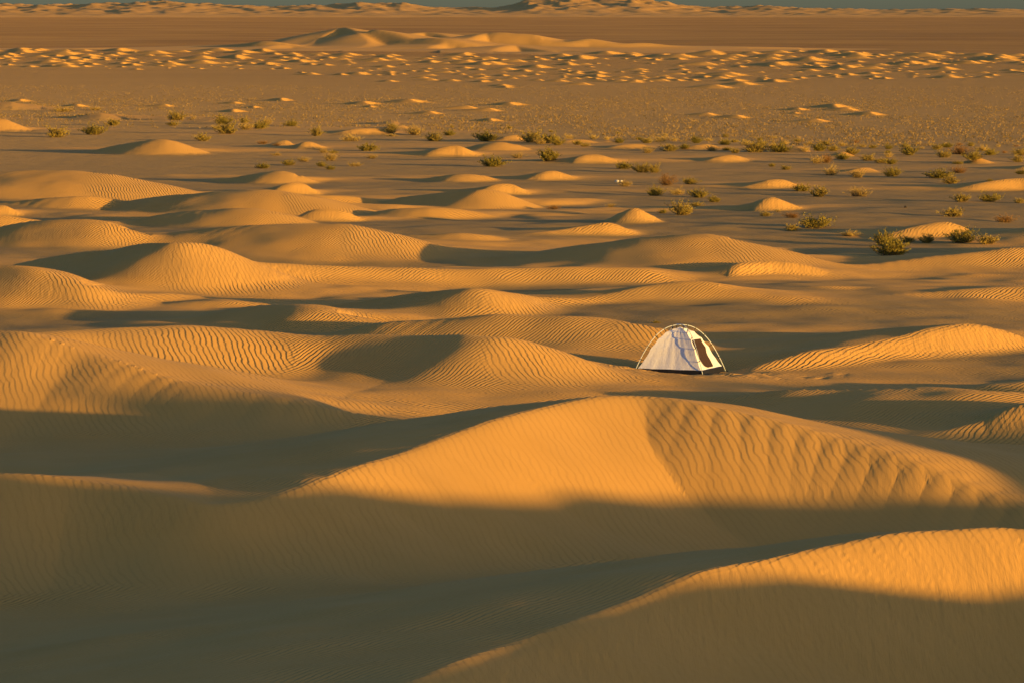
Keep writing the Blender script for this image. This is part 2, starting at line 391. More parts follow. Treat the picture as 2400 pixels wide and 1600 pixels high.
def horizon_hills(X, Y):
    """the dune sea along the horizon, 6.5 to 9 km away"""
    m = np.clip((Y - 6300) / 500, 0, 1)
    m = m * m * (3 - 2 * m)
    z = np.zeros_like(X)
    sel = m > 0
    if not sel.any(): return z
    x, y, mm = X[sel], Y[sel], m[sel]
    u = 1200 + FPX * x / y
    prof = np.interp(u, [-900, -200, 0, 100, 300, 390, 480, 620, 760, 840, 940, 1020, 1150, 1200, 1240, 1330, 1400, 1480, 1540, 1590, 1640, 1700, 1780, 1900, 2060, 2200, 2330, 2400, 3300],
                     [12, 14, 16, 14, 18, 20, 16, 12, 14, 18, 16, 10, 10, 14, 22, 25, 23, 23, 19, 15, 11, 11, 13, 9, 6, 7, 8, 6, 7])
    big_ = np.clip((y - 7100) / 900, 0, 1)
    big_ = big_ * big_ * (3 - 2 * big_)
    px2m = 7900 / FPX
    zz = prof * px2m * 0.80 * big_
    n = np.zeros_like(x)
    r = np.random.default_rng(3)
    for i in range(34):
        lam = math.exp(r.uniform(math.log(40), math.log(240)))
        th = r.normal(0.5, 0.55)
        ph = r.uniform(0, 6.28)
        c, s_ = math.cos(th), math.sin(th)
        w = np.sin(2 * math.pi / lam * (c * x + s_ * y * 0.7) + ph + 1.2 * np.sin(2 * math.pi / (lam * 2.3) * (-s_ * x + c * y) + ph * 3))
        n += lam * 0.0052 * (1 - np.abs(w))
    zz += mm * n * (0.45 + 0.75 * big_ * np.clip(prof / 14, .4, 1.6))
    z[sel] = zz
    return z

_f = random.Random(8)
FOOT = []
for _ in range(110):
    fx, fy = 5.2 + _f.gauss(0, 1.9), 124.0 + _f.gauss(0, .9)
    fs = _f.uniform(.10, .22)
    FOOT.append((fx, fy, fs, -_f.uniform(.015, .04)))
    FOOT.append((fx - fs * 1.2, fy + .05, fs, _f.uniform(.01, .03)))

def sand_field(X, Y):
    """(height, sand cover) at plan points"""
    g = ground_noise(X, Y)
    Z = g.copy()
    for D in DUNES:
        apply_dune(D, X, Y, Z)
    cover = np.clip((Z - g) / 0.10, 0, 1)
    # the wind never leaves a dune quite smooth
    nf = np.clip((360 - Y) / 200, 0, 1) * np.clip((Y - 20) / 30, 0, 1)
    for kx, ky, p, lam in W_SKIN:
        Z += (0.0021 * lam) * nf * np.sin(kx * X + ky * Y + p + .8 * np.sin(.13 * X - .09 * Y + 3 * p))
    Z = smax(Z, camera_hill(X, Y), 0.4)
    # trodden flat under the tent
    r2 = ((X - 4.85) / 2.2) ** 2 + ((Y - 126.3) / 2.2) ** 2
    Z = Z + (0.03 - Z) * np.exp(-np.maximum(r2 - .55, 0) * 2.5)
    # footprints and scuffed sand round it
    idx = np.nonzero((np.abs(X - 5.2) < 6) & (np.abs(Y - 124.4) < 5))[0]
    if idx.size:
        xx, yy = X[idx], Y[idx]; add = np.zeros_like(xx)
        for fx, fy, fs, fa in FOOT:
            add += fa * np.exp(-((xx - fx) ** 2 + (yy - fy) ** 2) / (fs * fs))
        Z[idx] += add
    hh = horizon_hills(X, Y)
    Z = Z + hh
    cover = np.maximum(cover, np.clip(hh / 3.0, 0, 1))
    return Z, cover

# ------------------------------------------------------------------ node helpers
def new_mat(name):
    m = bpy.data.materials.new(name)
    m.use_nodes = True
    nt = m.node_tree
    b = nt.nodes['Principled BSDF']
    b.inputs['Roughness'].default_value = 0.9
    b.inputs['Specular IOR Level'].default_value = 0.1
    b.inputs['Diffuse Roughness'].default_value = 0.3
    return m, nt, b

def N(nt, t, **k):
    n = nt.nodes.new(t)
    for a, v in k.items(): setattr(n, a, v)
    return n

def math_n(nt, op, a, b=None, clamp=False):
    n = nt.nodes.new('ShaderNodeMath'); n.operation = op; n.use_clamp = clamp
    for i, v in enumerate((a, b)):
        if v is None: continue
        if isinstance(v, (int, float)): n.inputs[i].default_value = v
        else: nt.links.new(v, n.inputs[i])
    return n.outputs[0]

def mix_col(nt, f, a, b, mode='MIX'):
    n = nt.nodes.new('ShaderNodeMix'); n.data_type = 'RGBA'; n.blend_type = mode
    for sock, v in ((n.inputs['Factor'], f), (n.inputs['A'], a), (n.inputs['B'], b)):
        if isinstance(v, (int, float)): sock.default_value = v
        elif isinstance(v, tuple): sock.default_value = (*v, 1)
        else: nt.links.new(v, sock)
    return n.outputs['Result']

# ------------------------------------------------------------------ sand material
def make_sand():
    m, nt, b = new_mat('desert_sand')
    L = nt.links.new
    geo = N(nt, 'ShaderNodeNewGeometry')
    pos = geo.outputs['Position']
    def attr(n):
        a = N(nt, 'ShaderNodeAttribute'); a.attribute_name = n
        return a.outputs['Fac']
    cover, slip, lee, ripple, dist = attr('cover'), attr('slip'), attr('lee'), attr('ripple'), attr('far')
    def noise(scale, detail=3, vec=None, rough=.55, dim='3D'):
        n = N(nt, 'ShaderNodeTexNoise')
        n.inputs['Scale'].default_value = scale; n.inputs['Detail'].default_value = detail; n.inputs['Roughness'].default_value = rough
        L(vec if vec is not None else pos, n.inputs['Vector'])
        return n
    # colours
    n1 = noise(.35, 4).outputs['Fac']
    n2 = noise(9.0, 3).outputs['Fac']
    n3 = noise(70.0, 2).outputs['Fac']
    sand = mix_col(nt, n1, (.60, .302, .066), (.67, .35, .09))
    grav = mix_col(nt, n1, (.33, .19, .055), (.42, .245, .07))
    sp = N(nt, 'ShaderNodeValToRGB'); sp.color_ramp.elements[0].position = .35; sp.color_ramp.elements[1].position = .7
    L(n3, sp.inputs[0])
    grav = mix_col(nt, math_n(nt, 'MULTIPLY', sp.outputs[0], .35), grav, (.56, .34, .10))
    # red brown soil of the far plain
    sr = N(nt, 'ShaderNodeValToRGB'); sr.color_ramp.elements[0].position = .36; sr.color_ramp.elements[1].position = .64
    L(noise(.008, 7, rough=.7).outputs['Fac'], sr.inputs[0])
    soil = mix_col(nt, sr.outputs[0], (.22, .112, .024), (.37, .20, .046))
    grav = mix_col(nt, dist, grav, soil)
    edge = math_n(nt, 'ADD', cover, math_n(nt, 'MULTIPLY', math_n(nt, 'SUBTRACT', n2, .5), .5), True)
    col = mix_col(nt, edge, grav, sand)
    col = mix_col(nt, math_n(nt, 'MULTIPLY', n2, .16), col, (.36, .21, .09))
    L(col, b.inputs['Base Color'])
    L(math_n(nt, 'ADD', .12, math_n(nt, 'MULTIPLY', math_n(nt, 'SUBTRACT', 1.0, edge), math_n(nt, 'MULTIPLY', attr('hum'), .40))), b.inputs['Diffuse Roughness'])
    # wind ripples: parallel crests across the wind, bent and broken by noise; another train on the lee flanks
    def train(angle, wl, seedv, warp1, warp2):
        mp = N(nt, 'ShaderNodeMapping'); mp.inputs['Rotation'].default_value = (0, 0, angle); mp.inputs['Location'].default_value = (seedv, seedv * 2, 0)
        mp.vector_type = 'POINT'
        L(pos, mp.inputs['Vector'])
        sx = N(nt, 'ShaderNodeSeparateXYZ'); L(mp.outputs[0], sx.inputs[0])
        w1 = noise(.22, 2).outputs['Fac']; w2 = noise(1.3, 2).outputs['Fac']
        ph = math_n(nt, 'ADD', math_n(nt, 'MULTIPLY', sx.outputs['X'], 2 * math.pi / wl),
                    math_n(nt, 'ADD', math_n(nt, 'MULTIPLY', noise(3.6, 2).outputs['Fac'], 2.6), math_n(nt, 'ADD', math_n(nt, 'MULTIPLY', w1, warp1), math_n(nt, 'MULTIPLY', w2, warp2))))
        s = math_n(nt, 'SINE', ph)
        # sharper crests, asymmetric
        s2 = math_n(nt, 'SINE', math_n(nt, 'ADD', ph, math_n(nt, 'MULTIPLY', s, .55)))
        return math_n(nt, 'MULTIPLY_ADD' if False else 'ADD', math_n(nt, 'MULTIPLY', s2, .5), .5)
    wa = math.atan2(WIND[1], WIND[0])
    t1 = train(-wa, .135, 0, 34, 9.0)
    t2 = train(-math.radians(14), .165, 13, 20, 8.5)
    mixr = N(nt, 'ShaderNodeMix'); mixr.data_type = 'FLOAT'
    t2 = math_n(nt, 'MULTIPLY', t2, .72)
    L(lee, mixr.inputs['Factor']); L(t1, mixr.inputs['A']); L(t2, mixr.inputs['B'])
    patch = N(nt, 'ShaderNodeMapRange'); patch.inputs['From Min'].default_value = .36; patch.inputs['From Max'].default_value = .64
    patch.inputs['To Min'].default_value = .22; patch.inputs['To Max'].default_value = 1.0
    L(noise(.30, 3).outputs['Fac'], patch.inputs['Value'])
    amp = math_n(nt, 'MULTIPLY', ripple, patch.outputs['Result'])
    rip = math_n(nt, 'MULTIPLY', mixr.outputs['Result'], amp)
    grain = math_n(nt, 'MULTIPLY', noise(38, 3, rough=.65).outputs['Fac'], .12)
    clod = math_n(nt, 'MULTIPLY', math_n(nt, 'MULTIPLY', noise(3.2, 5, rough=.65).outputs['Fac'], math_n(nt, 'SUBTRACT', 1.0, cover)), 1.1)
    sm = N(nt, 'ShaderNodeMapping'); sm.inputs['Rotation'].default_value = (0, 0, -math.radians(14)); sm.inputs['Scale'].default_value = (5.5, .55, .55)
    L(pos, sm.inputs['Vector'])
    streak = math_n(nt, 'MULTIPLY', math_n(nt, 'MULTIPLY', noise(1.0, 4, vec=sm.outputs[0], rough=.6).outputs['Fac'], slip), 1.5)
    rip = math_n(nt, 'ADD', rip, streak)
    hum = math_n(nt, 'MULTIPLY', math_n(nt, 'MULTIPLY', noise(.30, 6, rough=.7).outputs['Fac'], math_n(nt, 'SUBTRACT', 1.0, cover)), 14.0)
    hum = math_n(nt, 'MULTIPLY', hum, attr('hum'))
    h = math_n(nt, 'ADD', math_n(nt, 'ADD', rip, hum), math_n(nt, 'ADD', grain, clod))
    bp = N(nt, 'ShaderNodeBump'); bp.inputs['Strength'].default_value = 1.0; bp.inputs['Distance'].default_value = .026
    L(h, bp.inputs['Height'])
    L(bp.outputs[0], b.inputs['Normal'])
    return m
SAND = make_sand()

# ------------------------------------------------------------------ the ground sheets
HALF = 1200.0 / FPX
def build_ground():
    # columns: tangent of the bearing; dense inside the picture, thinning out to both sides
    inner = np.linspace(-1.12, 1.12, 690)
    side = 1.12 + np.cumsum(np.geomspace(.006, 1.5, 66))
    cols = np.concatenate([-side[::-1], inner, side]) * HALF
    rows = [14.0]
    while rows[-1] < 15500:
        d = rows[-1]
        if d < 45: s = .010
        elif d < 215: s = .0019
        elif d < 400: s = .0015
        elif d < 1105: s = .007
        elif d < 1260: s = .0016
        elif d < 6200: s = .02
        elif d < 8600: s = .0026
        else: s = .05
        rows.append(d * (1 + s))
    rows = np.array(rows)
    nc, nr = len(cols), len(rows)
    T, D = np.meshgrid(cols, rows)
    X = (T * D).ravel(); Y = D.ravel()
    Z, cover = sand_field(X, Y)
    Zg = Z.reshape(nr, nc)
    # slopes for the ripple masks
    dzx = np.gradient(Zg, axis=1) / np.maximum(np.gradient(X.reshape(nr, nc), axis=1), 1e-6)
    dzy = np.gradient(Zg, axis=0) / np.gradient(D, axis=0)
    # correct for the slanted columns
    dzy = dzy - dzx * T
    slope = np.hypot(dzx, dzy).ravel()
    along = (dzx * WIND[0] + dzy * WIND[1]).ravel()
    lo_ = np.where(Y < 100, .42, .33)
    slip = np.clip((slope - lo_) / .09, 0, 1)
    lee = np.clip((-along - .05) / .10, 0, 1).reshape(nr, nc)
    # near the camera the ripples on slopes that face it run down the slope as well
    nearf = np.clip((116 - D) / 6, 0, 1)
    lee = np.maximum(lee, nearf * np.clip((dzy - .09) / .08, 0, 1))
    for _ in range(6):
        for ax in (0, 1):
            for sh in (4, -4):
                lee = .5 * lee + .5 * np.roll(lee, sh, axis=ax)
    lee = np.clip((lee - .35) / .3, 0, 1).ravel()
    ripple = cover * (1 - slip * .93)
    ripple = np.maximum(ripple, .22 + .25 * np.clip((210 - Y) / 30, 0, 1)) * np.clip((520 - Y) / 240, 0, 1) * (.95 - .66 * lee * np.clip((118 - Y) / 10, 0, 1) + .3 * np.clip((Y - 104) / 50, 0, 1))
    far = np.clip((Y - 420) / 900, 0, 1) * np.where(Y < 6200, 1, np.clip((6700 - Y) / 500, 0, 1))
    print('ground', nr, nc, nr * nc)
    cuts = [('sand_dunes', 0, int(np.searchsorted(rows, 480)) + 1), ('desert_plain', int(np.searchsorted(rows, 480)), int(np.searchsorted(rows, 6000)) + 1), ('horizon_dunes', int(np.searchsorted(rows, 6000)), nr)]
    for name, r0, r1 in cuts:
        n = r1 - r0
        sl = slice(r0 * nc, r1 * nc)
        co = np.empty((n * nc, 3), np.float32)
        co[:, 0] = X[sl]; co[:, 1] = Y[sl]; co[:, 2] = Z[sl]
        me = bpy.data.meshes.new(name)
        me.vertices.add(n * nc); me.vertices.foreach_set('co', co.ravel())
        i = (np.arange(n - 1)[:, None] * nc + np.arange(nc - 1)[None, :]).ravel().astype(np.int32)
        q = np.stack([i, i + 1, i + 1 + nc, i + nc], 1)
        me.loops.add(q.size); me.loops.foreach_set('vertex_index', q.ravel())
        me.polygons.add(len(q)); me.polygons.foreach_set('loop_start', np.arange(0, q.size, 4, dtype=np.int32))
        me.update(calc_edges=True)
        me.polygons.foreach_set('use_smooth', np.ones(len(q), bool))
        for an, arr in (('cover', cover), ('slip', slip), ('lee', lee), ('ripple', ripple), ('far', far), ('hum', np.clip((Y - 240) / 200, 0, 1))):
            a = me.attributes.new(an, 'FLOAT', 'POINT')
            a.data.foreach_set('value', arr[sl].astype(np.float32))
        me.materials.append(SAND)
        o = bpy.data.objects.new(name, me); C.objects.link(o)
        o['kind'] = 'structure'
build_ground()

def build_barchans():
    """fine meshes of the small crescent dunes lying on the far plain"""
    us = np.concatenate([np.linspace(-13, -2.2, 12)[:-1], np.linspace(-2.2, 0, 7)[:-1], np.linspace(0, 2.0, 8)[:-1], np.linspace(2.0, 7.0, 8)])
    vs = np.sinh(np.linspace(-1.6, 1.6, 15)) / math.sinh(1.6) * 1.15
    U, Vv = np.meshgrid(us, vs, indexing='ij')
    CO, Q, SL, LE = [], [], [], []
    base = 0
    xs = np.array([b[0] for b in BARCHANS]); ys = np.array([b[1] for b in BARCHANS])
    for (x, y, h, rot, wid) in BARCHANS:
        bw = 3.5 * wid
        v = Vv * bw                                  # in units of h
        ub = 5.0 * Vv ** 2 * wid             # the brink bends downwind to the horns
        hb = 1 - np.abs(Vv) ** 1.8
        A = np.clip((U + 12.5) / 12.5, 0, 1); A = A * A * (3 - 2 * A)
        W = .35 + .65 * np.clip((U + 12.5) / 11.5, 0, 1)
        st = 1.02 * A * (1 - (Vv / W) ** 2)
        lee = hb - .60 * (U - ub)
        side = .95 - .36 * np.maximum(U - ub, 0) - np.abs(Vv) * .9
        z = np.minimum(st, lee) - .02
        z = np.maximum(z, -.12) * h
        w = np.array([math.cos(math.atan2(WIND[1], WIND[0]) + rot), math.sin(math.atan2(WIND[1], WIND[0]) + rot)])
        n = np.array([-w[1], w[0]])
        X = x + (U * w[0] + v * n[0]) * h; Y = y + (U * w[1] + v * n[1]) * h
        X = X.ravel(); Y = Y.ravel(); z = z.ravel()
        g = ground_noise(X, Y)
        CO.append(np.stack([X, Y, g + z], 1))
        nu, nv = U.shape
        i = (np.arange(nu - 1)[:, None] * nv + np.arange(nv - 1)[None, :]).ravel()
        q = np.stack([i, i + nv, i + nv + 1, i + 1], 1)
        keep = (z[q] > -.10 * h).any(1)
        Q.append(q[keep] + base)
        SL.append((st > lee).ravel().astype(float))
        base += len(X)
    CO = np.concatenate(CO); Q = np.concatenate(Q); SL = np.concatenate(SL)
    me = bpy.data.meshes.new('barchan_dunes')
    me.from_pydata(CO.tolist(), [], Q.tolist())
    me.polygons.foreach_set('use_smooth', [False] * len(Q))
    one = np.ones(len(CO))
    for an, arr in (('cover', one), ('slip', SL), ('lee', SL), ('ripple', one * 0), ('far', one * 0), ('hum', one * 0)):
        a = me.attributes.new(an, 'FLOAT', 'POINT'); a.data.foreach_set('value', arr.astype(np.float32))
    me.polygons.foreach_set('use_smooth', [True] * len(Q))
    # keep the brink sharp
    e = np.zeros(len(me.edges), bool)
    ev = np.empty(len(me.edges) * 2, np.int32); me.edges.foreach_get('vertices', ev); ev = ev.reshape(-1, 2)
    e = SL[ev[:, 0]] != SL[ev[:, 1]]
    me.materials.append(SAND)
    o = bpy.data.objects.new('barchan_dunes', me); C.objects.link(o)
    o['kind'] = 'structure'
    print('barchans', len(BARCHANS), len(Q))
build_barchans()

# ------------------------------------------------------------------ helpers for things
def height(x, y):
    X = np.array([float(x)]); Y = np.array([float(y)])
    return float(sand_field(X, Y)[0][0])

def ground_hits(pixels):
    """where the sight lines through these pixels meet the sand: [(x, y, z)]"""
    P = np.array([ray(px, py) for px, py in pixels])
    u = P[:, 0] / P[:, 1]; w = P[:, 2] / P[:, 1]
    flat = CAM_H / np.maximum(-w, 1e-6)
    lo, hi = flat * .90, flat * 1.06
    M = 90
    fr = np.linspace(0, 1, M)
    D = lo[:, None] + (hi - lo)[:, None] * fr[None, :]
    X = (u[:, None] * D).ravel(); Y = D.ravel()
    Z = sand_field(X, Y)[0].reshape(D.shape)
    R = CAM_H + w[:, None] * D
    out = []
    for i in range(len(pixels)):
        k = np.nonzero(Z[i] >= R[i])[0]
        j = int(k[0]) if len(k) else M - 1
        d = D[i, j]
        if j > 0:
            a, b_ = R[i, j - 1] - Z[i, j - 1], Z[i, j] - R[i, j]
            d = D[i, j - 1] + (D[i, j] - D[i, j - 1]) * (a / max(a + b_, 1e-6))
        out.append((u[i] * d, d, float(np.interp(d, D[i], Z[i]))))
    return out

def link(o, parent=None):
    C.objects.link(o)
    if parent is not None: o.parent = parent
    return o

def mesh_obj(name, verts, faces, mat, parent=None, smooth=False):
    me = bpy.data.meshes.new(name)
    me.from_pydata([tuple(v) for v in verts], [], faces)
    if smooth:
        me.polygons.foreach_set('use_smooth', [True] * len(me.polygons))
    me.materials.append(mat)
    return link(bpy.data.objects.new(name, me), parent)

def empty(name, loc, label, cat, group=None):
    o = bpy.data.objects.new(name, None); o.location = loc; o.empty_display_size = .3
    o['label'] = label; o['category'] = cat
    if group: o['group'] = group
    return link(o)

def tube(path, r, seg=6, closed_ends=True):
    V, F = [], []
    path = [Vector(p) for p in path]
    for i, p in enumerate(path):
        t = (path[min(i + 1, len(path) - 1)] - path[max(i - 1, 0)]).normalized()
        a = t.cross(Vector((0, 0, 1)))
        if a.length < 1e-3: a = t.cross(Vector((1, 0, 0)))
        a.normalize(); b = t.cross(a)
        rr = r[i] if isinstance(r, (list, tuple)) else r
        for k in range(seg):
            an = 2 * math.pi * k / seg
            V.append(p + a * math.cos(an) * rr + b * math.sin(an) * rr)
    for i in range(len(path) - 1):
        for k in range(seg):
            k2 = (k + 1) % seg
            F.append((i * seg + k, i * seg + k2, (i + 1) * seg + k2, (i + 1) * seg + k))
    if closed_ends:
        F.append(tuple(range(seg))[::-1]); F.append(tuple((len(path) - 1) * seg + k for k in range(seg)))
    return V, F

def plain_mat(name, col, rough=.8, spec=.2, noise_amt=.12, scale=20.0):
    m, nt, b = new_mat(name)
    b.inputs['Roughness'].default_value = rough; b.inputs['Specular IOR Level'].default_value = spec
    n = N(nt, 'ShaderNodeTexNoise'); n.inputs['Scale'].default_value = scale; n.inputs['Detail'].default_value = 3
    c = mix_col(nt, n.outputs['Fac'], tuple(x * (1 - noise_amt) for x in col), tuple(min(1, x * (1 + noise_amt)) for x in col))
    nt.links.new(c, b.inputs['Base Color'])
    return m

# ------------------------------------------------------------------ the tent
def make_tent():
    zt = 0.045
    Fc = np.array([5.43, 125.0]); u1 = np.array([-.924, .383]); u2 = np.array([.385, .923])
    a, bb = 2.10, 1.90
    cor = {'F': Fc, 'L': Fc + a * u1, 'R': Fc + bb * u2, 'B': Fc + a * u1 + bb * u2}
    mid = (cor['F'] + cor['B']) / 2
    root = empty('dome_tent', (mid[0], mid[1], zt), 'white two-pole dome tent with a dark mesh door, standing alone among the dunes', 'tent')
    loc = {k: np.array([v[0] - mid[0], v[1] - mid[1], 0.0]) for k, v in cor.items()}
    H = 1.36
    def pole_pt(k, s):                 # s 0 apex .. 1 foot
        p = loc[k] * s
        return np.array([p[0], p[1], H * (1 - s ** 2.35)])
    # fabric: cream cotton with fine creases
    fab, nt, b = new_mat('tent_cotton')
    b.inputs['Roughness'].default_value = .75
    n = N(nt, 'ShaderNodeTexNoise'); n.inputs['Scale'].default_value = 5; n.inputs['Detail'].default_value = 5
    tc = N(nt, 'ShaderNodeTexCoord')
    mp = N(nt, 'ShaderNodeMapping'); mp.inputs['Scale'].default_value = (2.2, 2.2, .6)
    nt.links.new(tc.outputs['Object'], mp.inputs['Vector']); nt.links.new(mp.outputs[0], n.inputs['Vector'])
    nt.links.new(mix_col(nt, n.outputs['Fac'], (.68, .62, .66), (.76, .70, .73)), b.inputs['Base Color'])
    n2 = N(nt, 'ShaderNodeTexNoise'); n2.inputs['Scale'].default_value = 9; n2.inputs['Detail'].default_value = 4
    nt.links.new(mp.outputs[0], n2.inputs['Vector'])
    bp = N(nt, 'ShaderNodeBump'); bp.inputs['Distance'].default_value = .012; bp.inputs['Strength'].default_value = .6
    nt.links.new(n2.outputs['Fac'], bp.inputs['Height']); nt.links.new(bp.outputs[0], b.inputs['Normal'])
    dark = plain_mat('dark_groundsheet', (.010, .009, .013), .6, .3)
    steel = plain_mat('grey_pole', (.55, .56, .58), .35, .6)
    clipm = plain_mat('black_clip', (.02, .02, .02), .5)
    meshm = plain_mat('brown_door_mesh', (.05, .028, .022), .8, .1, .35, 26.0)
    # where each clip pulls the fabric up to the pole
    cs = [0.0, .16, .34, .53, .70, .86]
    def edge_pt(k, t):
        """fabric ridge below the pole; t 0 apex .. 1 top of the groundsheet"""
        keys = []
        for i, s in enumerate(cs):
            p = pole_pt(k, s)
            off = .055 if i == 0 else .085 + .03 * min(i, 3) / 3
            inward = -loc[k] / np.linalg.norm(loc[k])
            sl = np.array([inward[0] * s, inward[1] * s, -(1 - s) * .9 - .15])
            sl = sl / np.linalg.norm(sl)
            keys.append(p + sl * off)
        base = loc[k] * .945; keys.append(np.array([base[0], base[1], .115]))
        x = t * (len(keys) - 1); i = min(int(x), len(keys) - 2); f = x - i
        p = keys[i] * (1 - f) + keys[i + 1] * f
        # the cloth hangs a little between two clips
        sag = .018 * math.sin(math.pi * f)
        inward = -loc[k] / np.linalg.norm(loc[k])
        return p + np.array([inward[0] * sag, inward[1] * sag, -sag * .4])
    nrm = {}
    def panel_pt(k1, k2, t, v):
        A, B_ = edge_pt(k1, t), edge_pt(k2, t)
        p = A * (1 - v) + B_ * v
        out = (loc[k1] + loc[k2]); out = out / np.linalg.norm(out)
        bow = -0.055 * math.sin(math.pi * v) * math.sin(math.pi * min(t, 1) * .9)
        wr = .006 * math.sin(v * 23 + t * 3 + len(k1)) * t * t + .004 * math.sin(v * 41 - t * 7)
        return p + out * (bow + wr * min(1, 4 * v, 4 * (1 - v)))
    NT, NV = 30, 26
    order = [('L', 'F'), ('F', 'R'), ('R', 'B'), ('B', 'L')]
    panels = {}
    for k1, k2 in order:
        V, Fs = [], []
        for i in range(NT + 1):
            for j in range(NV + 1):
                V.append(panel_pt(k1, k2, i / NT, j / NV))
        for i in range(NT):
            for j in range(NV):
                q = i * (NV + 1) + j
                Fs.append((q, q + NV + 1, q + NV + 2, q + 1))
        panels[(k1, k2)] = mesh_obj('fabric_panel', V, Fs, fab, root, True)
    panels[('F', 'R')].name = 'door_panel'
    # groundsheet tub: an upright dark strip round the foot, and the floor
    V, Fs = [], []
    ring = ['L', 'F', 'R', 'B']
    for k in ring:
        p = loc[k]
        V += [(p[0] * .965, p[1] * .965, -.03), (p[0] * .95, p[1] * .95, .125)]
    for i in range(4):
        j = (i + 1) % 4
        Fs.append((2 * i, 2 * j, 2 * j + 1, 2 * i + 1))
    Fs.append((0, 6, 4, 2))
    # densify the strip so its lower edge waves a little
    V2, F2 = [], []
    for i in range(4):
        k, k2 = loc[ring[i]], loc[ring[(i + 1) % 4]]
        for s in range(9):
            f = s / 8
            p = k * (1 - f) + k2 * f
            wv = .008 * math.sin(s * 2.1 + i)
            V2 += [(p[0] * .968, p[1] * .968, -.04), (p[0] * (.958 + wv), p[1] * (.958 + wv), .15 + wv * .6)]
    n_ = 36
    for i in range(n_):
        j = (i + 1) % n_
        F2.append((2 * i, 2 * j, 2 * j + 1, 2 * i + 1))
    F2.append(tuple(2 * i for i in range(n_))[::-1])
    mesh_obj('groundsheet', V2, F2, dark, root)
    # door mesh on the right hand panel, a hair proud of the cloth
    def t_of(z):
        ts = np.linspace(0, 1, 200)
        zs = np.array([edge_pt('F', t_)[2] for t_ in ts])
        return float(np.interp(-z, -zs, ts))
    rows = [(t_of(z), v0, v1) for z, v0, v1 in ((.955, .11, .88), (.93, .105, .885), (.86, .105, .86), (.76, .11, .82), (.66, .125, .775), (.56, .14, .74), (.46, .16, .715), (.37, .19, .70), (.29, .24, .69), (.22, .30, .675), (.18, .38, .63))]
    rr = np.array(rows); xq = np.linspace(0, 1, 40); xo = np.linspace(0, 1, len(rows))
    rows = [tuple(float(np.interp(x_, xo, rr[:, c_])) for c_ in range(3)) for x_ in xq]
    V, Fs = [], []
    M = 12
    out = loc['F'] + loc['R']; out = out / np.linalg.norm(out)
    for t, v0, v1 in rows:
        for j in range(M + 1):
            v = v0 + (v1 - v0) * j / M
            p = panel_pt('F', 'R', t, v) + out * (.020 + .004 * math.sin(j * 1.7 + t * 30))
            V.append(p)
    for i in range(len(rows) - 1):
        for j in range(M):
            q = i * (M + 1) + j
            Fs.append((q, q + M + 1, q + M + 2, q + 1))
    mesh_obj('door_mesh', V, Fs, meshm, panels[('F', 'R')], True)
    # two crossing poles, each one piece from foot to foot
    for k1, k2, dz in (('L', 'R', 0.0), ('F', 'B', .016)):
        path = []
        for i in range(-24, 25):
            s = abs(i) / 24
            p = pole_pt(k1 if i < 0 else k2, s)
            path.append((p[0], p[1], p[2] + dz * (1 - s)))
        V, Fs = tube(path, .011, 6)
        mesh_obj('pole', V, Fs, steel, root, True)
    # clips from the pole to the cloth, and the pegs at the four feet
    for k in ring:
        for i, s in enumerate(cs[1:]):
            p = pole_pt(k, s); e = edge_pt(k, (i + 1) / 6.0)
            d = e - p
            V, Fs = tube([p - d * .12, p, p + d * .5, e], [.015, .015, .009, .012], 5)
            mesh_obj('clip', V, Fs, clipm, root)
        f = loc[k]; o_ = f / np.linalg.norm(f)
        V, Fs = tube([f + np.array([0, 0, .03]), f + o_ * .05 + np.array([0, 0, .01]), f + o_ * .11 + np.array([0, 0, -.06])], .012, 5)
        mesh_obj('peg', V, Fs, clipm, root)
    return root
make_tent()

# ------------------------------------------------------------------ desert shrubs
def leaf_mat(name, c1, c2):
    m, nt, b = new_mat(name)
    b.inputs['Roughness'].default_value = .7
    oi = N(nt, 'ShaderNodeObjectInfo')
    tc = N(nt, 'ShaderNodeTexCoord')
    n = N(nt, 'ShaderNodeTexNoise'); n.inputs['Scale'].default_value = 7; n.inputs['Detail'].default_value = 3
    nt.links.new(tc.outputs['Object'], n.inputs['Vector'])
    f = math_n(nt, 'ADD', math_n(nt, 'MULTIPLY', n.outputs['Fac'], 1.0), math_n(nt, 'MULTIPLY', math_n(nt, 'SUBTRACT', oi.outputs['Random'], .5), .5), True)
    nt.links.new(mix_col(nt, f, c1, c2), b.inputs['Base Color'])
    b.inputs['Subsurface Weight'].default_value = 0
    return m
LEAF = {'g': leaf_mat('green_leaf', (.15, .12, .018), (.36, .25, .04)),
        'm': leaf_mat('olive_leaf', (.22, .16, .03), (.42, .28, .06)),
        'y': leaf_mat('straw_leaf', (.38, .24, .055), (.58, .38, .10)),
        'r': leaf_mat('rust_leaf', (.22, .10, .025), (.38, .19, .05))}
STEM = plain_mat('woody_stem', (.16, .105, .055), .9)

